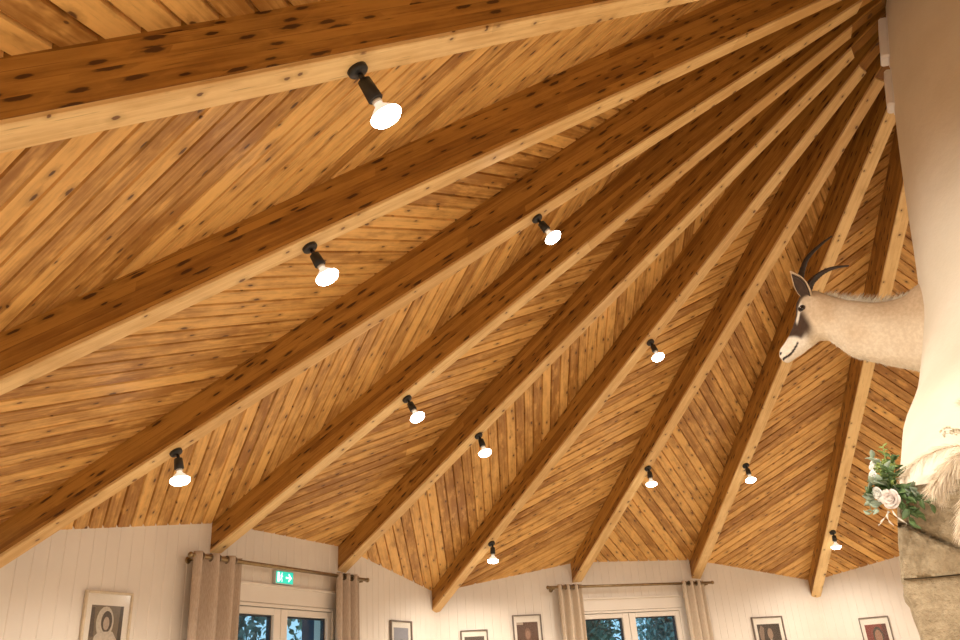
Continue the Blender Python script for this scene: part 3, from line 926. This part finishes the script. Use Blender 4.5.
ear(-1, dp_(1.655, 3.75, -.098), dp_(1.735, 3.96, -.19), (DA*.9 - DB*.45).normalized(), .07)
# horns
def spline(pts, n):
    P = [Vector(p) for p in pts]; out = []
    for i in range(n+1):
        x = (len(P)-1)*i/n; k_ = min(int(x), len(P)-2); s_ = x-k_
        g = [P[max(0, k_-1)], P[k_], P[k_+1], P[min(len(P)-1, k_+2)]]
        out.append(Vector([cr4(g[0][j], g[1][j], g[2][j], g[3][j], s_) for j in range(3)]))
    return out
for nm_, pts in (('near', [dp_(1.665, 3.79, .045), dp_(1.625, 3.855, .06), dp_(1.580, 3.885, .07), dp_(1.520, 3.908, .08), dp_(1.449, 3.916, .08), dp_(1.363, 3.902, .08)]),
                 ('far', [dp_(1.675, 3.80, -.04), dp_(1.685, 3.93, -.05), dp_(1.665, 4.01, -.06), dp_(1.606, 4.105, -.06), dp_(1.506, 4.175, -.06), dp_(1.414, 4.219, -.06)])):
    sp_ = spline(pts, 60)
    rad = [(.029*(1-.82*(i/60)**1.1))*(1+.07*sin(i*1.7)*(i < 40)) for i in range(61)]
    mb = MB(); mb.tube(sp_, rad, 14); part(mb, 'horn', M['horn'], deer, 'dark ringed horn curving back')
# mane along the neck crest and fringe under the throat
def tuft(mb, p, d, ln, w, bend):
    d = d.normalized(); sd = d.cross(bend); sd = sd.normalized() if sd.length > 1e-4 else Vector((1,0,0))
    q1 = p + d*ln*.5 + bend*ln*.10; q2 = p + d*ln + bend*ln*.35
    n2 = sd.cross(d).normalized()*w*.5
    a_, b_, c_ = mb.vert(p+sd*w), mb.vert(p-sd*w*.5+n2), mb.vert(p-sd*w*.5-n2)
    e_, f_, g_ = mb.vert(q1+sd*w*.7), mb.vert(q1-sd*w*.35+n2*.7), mb.vert(q1-sd*w*.35-n2*.7)
    t_ = mb.vert(q2)
    for x, y in (((a_, b_), (e_, f_)), ((b_, c_), (f_, g_)), ((c_, a_), (g_, e_))):
        mb.face((x[0], x[1], y[1], y[0]), 0, None, True); mb.face((y[0], y[1], t_), 0, None, True)
mb = MB(); rs = random.Random(9)
for i in range(900):
    x = rs.uniform(1.0, 6.4); ta, tz, ba, bz, w = st_at(x); b = rs.gauss(0, .012)
    d = Vector((0,0,1))*1.0 + DA*rs.uniform(-.9, -.1) + DB*rs.gauss(0, .3)
    tuft(mb, dp_(ta, tz-.012, b), d, rs.uniform(.045, .085)*(.5+.5*sin(pi*(x-1)/5.4)), .0030, -DA)
mn = part(mb, 'mane', M['hair'], deer, 'short pale upright mane'); mn['kind'] = 'stuff'
mb = MB()
for i in range(800):
    x = rs.uniform(1.8, 6.6); ta, tz, ba, bz, w = st_at(x); b = rs.gauss(0, .03)
    d = Vector((0,0,-1)) + DA*rs.uniform(-.9, .5) + DB*rs.gauss(0, .5)
    tuft(mb, dp_(ba, bz+.012+abs(b)*.3, b), d, rs.uniform(.020, .045), .0026, -DA)
fr = part(mb, 'throat_fringe', M['hair'], deer); fr['kind'] = 'stuff'

# ------------------------------------------------------------------ flowers on the mantel corner
M['petal'] = plain('white_petals', (.80, .81, .78), .7, .06, 40, .1)
M['petal_pink'] = plain('blush_petals', (.78, .72, .69), .7, .06, 40, .1)
M['leaf'] = plain('green_leaves', (.09, .16, .055), .55, .3, 25, .1)
M['leaf_pale'] = plain('sage_leaves', (.30, .38, .29), .65, .2, 25, .1)
M['leaf_yellow'] = plain('yellow_green_sprig', (.27, .36, .10), .6, .25, 25, .1)
M['stem'] = plain('stems', (.12, .16, .05), .7, .2, 25, .1)
M['ribbon'] = plain('white_ribbon', (.80, .77, .70), .6, .05, 30, .1)
bq = empty('flower_bouquet', fl(1.56, 1.56, 2.06), 'white rose and green leaf bouquet on the mantel corner', 'flowers')
def rose(mb, c, r, ax, seed):
    q = random.Random(seed); ax = ax.normalized()
    t1 = ax.cross(Vector((.3, .2, .9))).normalized(); t2 = ax.cross(t1)
    for ring, (n, rad, ln, open_) in enumerate(((3, .22, .72, .10), (4, .42, .80, .26), (5, .66, .82, .5), (6, .84, .70, .70))):
        for i in range(n):
            a0 = 2*pi*i/n + ring*.6 + q.uniform(-.15, .15)
            nu, nv = 6, 5; rows = []
            for v in range(nv+1):
                vv = v/nv; row = []
                for u in range(nu+1):
                    uu = (u/nu-.5)*2; wd = (2*pi/n)*1.30*(1-.30*vv**3*abs(uu))
                    an = a0+uu*wd*.5
                    rr_ = r*(rad*(.45+.55*sin(vv*pi*.5)) + open_*.55*vv**2*(1-.3*uu*uu))
                    hh = r*(ln*vv*1.25-.45 - open_*.55*vv**3 - .12*uu*uu*vv)
                    row.append(Vector(c) + (t1*cos(an)+t2*sin(an))*rr_ + ax*hh)
                rows.append(row)
            mb.rings(rows, 0, False, False, True, False)
    mb.lathe([(-.5*r, .1*r), (-.3*r, .4*r), (.1*r, .3*r), (.4*r, .1*r)], c, ax, 10)
def leaf(mb, p, d, ln, w, nrm, curl=.25):
    p, d = Vector(p), Vector(d).normalized(); sd = d.cross(nrm).normalized(); up = sd.cross(d).normalized()
    rows = []
    for i in range(7):
        s_ = i/6; ww = w*sin(pi*min(.999, .06+s_*.93))**.8
        c = p + d*ln*s_ - up*ln*curl*s_*s_
        rows.append([c - sd*ww + up*ww*.35, c, c + sd*ww + up*ww*.35])
    mb.rings(rows, 0, False, False, True, False)
def pxF(L, z, f=1.58): return fl(f, L, z)
OUT = (F_*.75 + L_*.65).normalized()
for (L, z, f, r, m, ax, sd) in ((1.570, 2.262, 1.56, .028, 'petal', OUT+L_*.4+Vector((0,0,.5)), 1), (1.585, 2.21, 1.58, .026, 'petal', OUT+L_*.6, 2), (1.585, 2.135, 1.60, .027, 'petal', OUT+L_*.5-Vector((0,0,.3)), 3), (1.545, 2.105, 1.63, .035, 'petal_pink', OUT+F_*.5-Vector((0,0,.15)), 4)):
    mb = MB(); rose(mb, fl(f, L, z), r, Vector(ax), sd)
    o = part(mb, 'rose', M[m], bq); so = o.modifiers.new('thick', 'SOLIDIFY'); so.thickness = .0012
q = random.Random(12)
def spray(name, mat, stems, n, ln, w, spread, lab=None):
    mb = MB()
    for s0, s1 in stems:
        s0, s1 = Vector(s0), Vector(s1)
        bow = Vector((q.gauss(0, .02), q.gauss(0, .02), .015))
        path = spline([s0, (s0+s1)/2+bow, s1], 12)
        mb.tube(path, .0022, 5)
        for i in range(n):
            s_ = (i+.5)/n; p = path[min(12, int(s_*12+.5))]
            ax = (s1-s0).normalized(); sd = ax.cross(Vector((q.gauss(0,1), q.gauss(0,1), q.gauss(0,1)))).normalized()
            leaf(mb, p, ax*.7 + sd*spread, ln*q.uniform(.7, 1.2)*(1.1-.4*s_), w*q.uniform(.7, 1.2)*(1.1-.4*s_), Vector((q.gauss(0,1), q.gauss(0,1), q.gauss(.5,1))))
    o = part(mb, name, mat, bq, lab); so = o.modifiers.new('thick', 'SOLIDIFY'); so.thickness = .001
K = fl(1.57, 1.53, 2.15)
spray('foliage', M['leaf'], [(K, fl(1.60, 1.46, 2.03)), (K, fl(1.62, 1.40, 2.06)), (K, fl(1.58, 1.44, 2.10)), (K, fl(1.56, 1.62, 2.16)), (K, fl(1.60, 1.50, 2.00)), (K, fl(1.62, 1.52, 2.22)), (K, fl(1.56, 1.50, 2.29))], 15, .055, .014, .9, 'dark green leaves')
spray('sage_foliage', M['leaf_pale'], [(K-Vector((0,0,.03)), fl(1.58, 1.64, 2.06)), (K, fl(1.56, 1.63, 2.10)), (K, fl(1.60, 1.45, 2.12)), (K, fl(1.58, 1.60, 2.18)), (K, fl(1.58, 1.575, 2.30))], 10, .05, .016, .8, 'grey green eucalyptus leaves')
spray('sprig', M['leaf_yellow'], [(K, fl(1.56, 1.515, 2.34)), (K, fl(1.58, 1.535, 2.27)), (K+L_*.02, fl(1.58, 1.56, 2.24)), (K, fl(1.56, 1.49, 2.26))], 16, .034, .008, 1.0, 'yellow green flowering sprigs')
mb = MB()
for pts in ([(1.60, 1.555, 2.09), (1.62, 1.575, 2.03), (1.61, 1.56, 2.0)], [(1.60, 1.555, 2.08), (1.63, 1.54, 2.03), (1.62, 1.51, 2.0)], [(1.60, 1.56, 2.06), (1.63, 1.60, 2.02), (1.6, 1.615, 2.01)]):
    P = spline([fl(*p) for p in pts], 10)
    rows = [[p - F_*.002 + L_*.0035*cos(i*.8) + Vector((0,0,.0035*sin(i*.8))), p + F_*.002 - L_*.0035*cos(i*.8) - Vector((0,0,.0035*sin(i*.8)))] for i, p in enumerate(P)]
    mb.rings(rows, 0, False, False, True, False)
o = part(mb, 'ribbon', M['ribbon'], bq, 'narrow white ribbon ends'); so = o.modifiers.new('thick', 'SOLIDIFY'); so.thickness = .001

# ------------------------------------------------------------------ pampas grass arrangement on the mantel
M['pampas'] = plain('pampas_plume', (.88, .77, .61), .85, .10, 30, .05)
M['pampas_stem'] = plain('dry_stem', (.55, .42, .25), .8, .12, 30, .05)
M['dried'] = plain('dried_flower', (.72, .66, .52), .8, .1, 30, .05)
pp = empty('pampas_arrangement', fl(1.50, .95, 2.165), 'feathery beige pampas grass plumes spilling over the mantel front', 'dried grass')
q = random.Random(21)
def plume(pts, width, n, ln, lab=None, w=.0011):
    path = spline([fl(*p) for p in pts], 30)
    mb = MB(); mb.tube(path, .003, 6); part(mb, 'stem', M['pampas_stem'], pp)
    mb = MB()
    for i in range(n):
        s_ = q.random()**.8*.98; x = s_*30; k_ = min(29, int(x)); p = path[k_].lerp(path[k_+1], x-k_)
        ax = (path[min(30, k_+1)]-path[max(0, k_-1)]).normalized()
        rv = Vector((q.gauss(0,1), q.gauss(0,1), q.gauss(0,1))); rv = (rv - ax*rv.dot(ax)).normalized()
        if (rv.dot(F_)) < -.3: rv = -rv
        l_ = ln*q.uniform(.5, 1.1)*(1-.45*s_)
        d = (ax*q.uniform(.7, 1.2) + rv*width).normalized()
        c = [p + d*l_*t_ + Vector((0,0,-.35))*l_*t_*t_ for t_ in (0, .35, .7, 1.0)]
        sd = d.cross(Vector((q.gauss(0,1), q.gauss(0,1), q.gauss(0,1)))).normalized()
        n3 = d.cross(sd)
        rows = [[cc + sd*w*u_, cc - sd*w*.5*u_ + n3*w*.8*u_, cc - sd*w*.5*u_ - n3*w*.8*u_] for cc, u_ in zip(c, (1, 1.5, 1.1, .2))]
        mb.rings(rows, 0, False, False, True)
    o = part(mb, 'plume', M['pampas'], pp, lab); o['kind'] = 'stuff'
plume([(1.55, .95, 2.18), (1.66, 1.10, 2.26), (1.70, 1.22, 2.23), (1.70, 1.32, 2.17), (1.68, 1.37, 2.12)], .85, 1900, .13, None, .0007)
plume([(1.55, .92, 2.17), (1.68, 1.08, 2.20), (1.72, 1.20, 2.12), (1.72, 1.28, 2.02), (1.70, 1.31, 1.95)], .8, 2000, .13, None, .0007)
plume([(1.54, .90, 2.17), (1.64, 1.00, 2.15), (1.70, 1.12, 2.06), (1.70, 1.18, 1.98)], .9, 1500, .13, None, .0007)
plume([(1.53, 1.00, 2.20), (1.58, 1.15, 2.27), (1.60, 1.30, 2.28), (1.58, 1.42, 2.24), (1.56, 1.47, 2.20)], .6, 420, .10, None, .0005)
plume([(1.53, .95, 2.20), (1.56, 1.06, 2.32), (1.58, 1.14, 2.40), (1.58, 1.17, 2.46)], .7, 700, .10, None, .0006)
mb = MB()
for i in range(7):
    p0 = fl(1.56, 1.10, 2.28); p1 = fl(1.57+q.gauss(0, .01), 1.24+q.uniform(-.02, .035), 2.355+q.gauss(0, .008))
    mb.tube(spline([p0, p0.lerp(p1, .5)+Vector((0,0,.02)), p1], 8), .0013, 5)
    for j in range(3):
        c = p1 + Vector((q.gauss(0, .008), q.gauss(0, .008), q.gauss(0, .004)))
        mb.lathe([(-.006, .001), (-.003, .005), (.001, .0055), (.005, .002)], c, Vector((q.gauss(0,1), q.gauss(0,1), 1)), 7)
part(mb, 'dried_flower', M['dried'], pp, 'tiny cream dried flower heads')

# ------------------------------------------------------------------ outside: ground and trees
M['grass'] = plain('lawn', (.06, .10, .05), .9, .3, 3, .2)
M['bark'] = plain('tree_bark', (.07, .06, .055), .9, .3, 12, .5)
M['tleaf'] = plain('tree_leaf', (.16, .27, .21), .6, .6, 1.5, .1)
M['tleaf2'] = plain('blue_conifer_leaf', (.30, .44, .42), .6, .5, 1.5, .1)
mb = MB(); mb.box((-4, 14, -.25), (60, 46, .1)); tag(mb.build('ground', M['grass']), kind='structure')
def tree(x, y, h, cw, mat, label, seed, n=2600, low=.5):
    q = random.Random(seed); root = empty('garden_tree', (x, y, -.2), label, 'tree', 'trees outside the doors')
    mb = MB(); P = spline([(x, y, -.2), (x+q.uniform(-.1, .1), y+.05, h*.35), (x+q.uniform(-.2, .2), y, h*.8)], 12)
    mb.tube(P, [.13-.008*i for i in range(13)], 10)
    for i in range(10):
        z = low + (h*.75-low)*i/9; a_ = q.uniform(0, 6.28); c = Vector((x, y, z))
        mb.tube([c, c+Vector((cos(a_)*cw*.45, sin(a_)*cw*.45, .25)), c+Vector((cos(a_)*cw*.8, sin(a_)*cw*.8, .2))], [.035, .02, .008], 6)
    part(mb, 'trunk', M['bark'], root)
    mb = MB()
    blobs = [(x+q.gauss(0, cw*.5), y+q.gauss(0, cw*.35), q.uniform(low, h)) for _ in range(34)]
    for i in range(n):
        b = blobs[q.randrange(len(blobs))]
        p = Vector(b) + Vector((q.gauss(0, .24), q.gauss(0, .24), q.gauss(0, .24)))
        leaf(mb, p, Vector((q.gauss(0,1), q.gauss(0,1), q.gauss(-.3,.8))), q.uniform(.09, .16), q.uniform(.020, .036), Vector((q.gauss(0,1), q.gauss(0,1), 1)), .3)
    o = part(mb, 'foliage', mat, root); o['kind'] = 'stuff'
tree(-4.75, 8.3, 3.4, .9, M['tleaf2'], 'pale blue green tree outside the left pane of the exit sign door', 31, 9500)
tree(-2.5, 9.8, 3.4, .9, M['tleaf'], 'dark leafy tree outside the right pane of the exit sign door', 32, 9500)
tree(1.6, 12.0, 3.6, .95, M['tleaf'], 'leafy tree outside the left pane of the far door', 33, 9500)
tree(4.6, 12.6, 3.6, 1.0, M['tleaf2'], 'blue green shrub tree outside the right pane of the far door', 34, 9500)

# ------------------------------------------------------------------ world, camera, output
w = bpy.data.worlds.new('sky'); SC.world = w; w.use_nodes = True
nt = w.node_tree; nt.nodes.clear()
bg = nt.nodes.new('ShaderNodeBackground'); ou = nt.nodes.new('ShaderNodeOutputWorld')
bg.inputs[0].default_value = (.36, .62, .80, 1); bg.inputs[1].default_value = 1.4
nt.links.new(bg.outputs[0], ou.inputs[0])

cam = bpy.data.cameras.new('camera'); cam.sensor_width = 36; cam.lens = 29.979; cam.clip_start = .05
co = bpy.data.objects.new('camera', cam); COL.objects.link(co)
Rm = Matrix(((.9454992, -.0778183, -.3161891), (-.319009, -.4161019, -.8515236), (-.0653028, .9059821, -.4182488)))
co.matrix_world = Matrix.Translation((-4.965, -2.6532, 1.5)) @ Rm.to_4x4()
SC.camera = co
SC.view_settings.view_transform = 'Standard'; SC.view_settings.look = 'None'
SC.view_settings.gamma = 1.0; SC.view_settings.use_curve_mapping = False
SC.view_settings.exposure = 0.10
SC.cycles.use_denoising = True
SC.cycles.max_bounces = 8; SC.cycles.diffuse_bounces = 5; SC.cycles.sample_clamp_indirect = 6.0
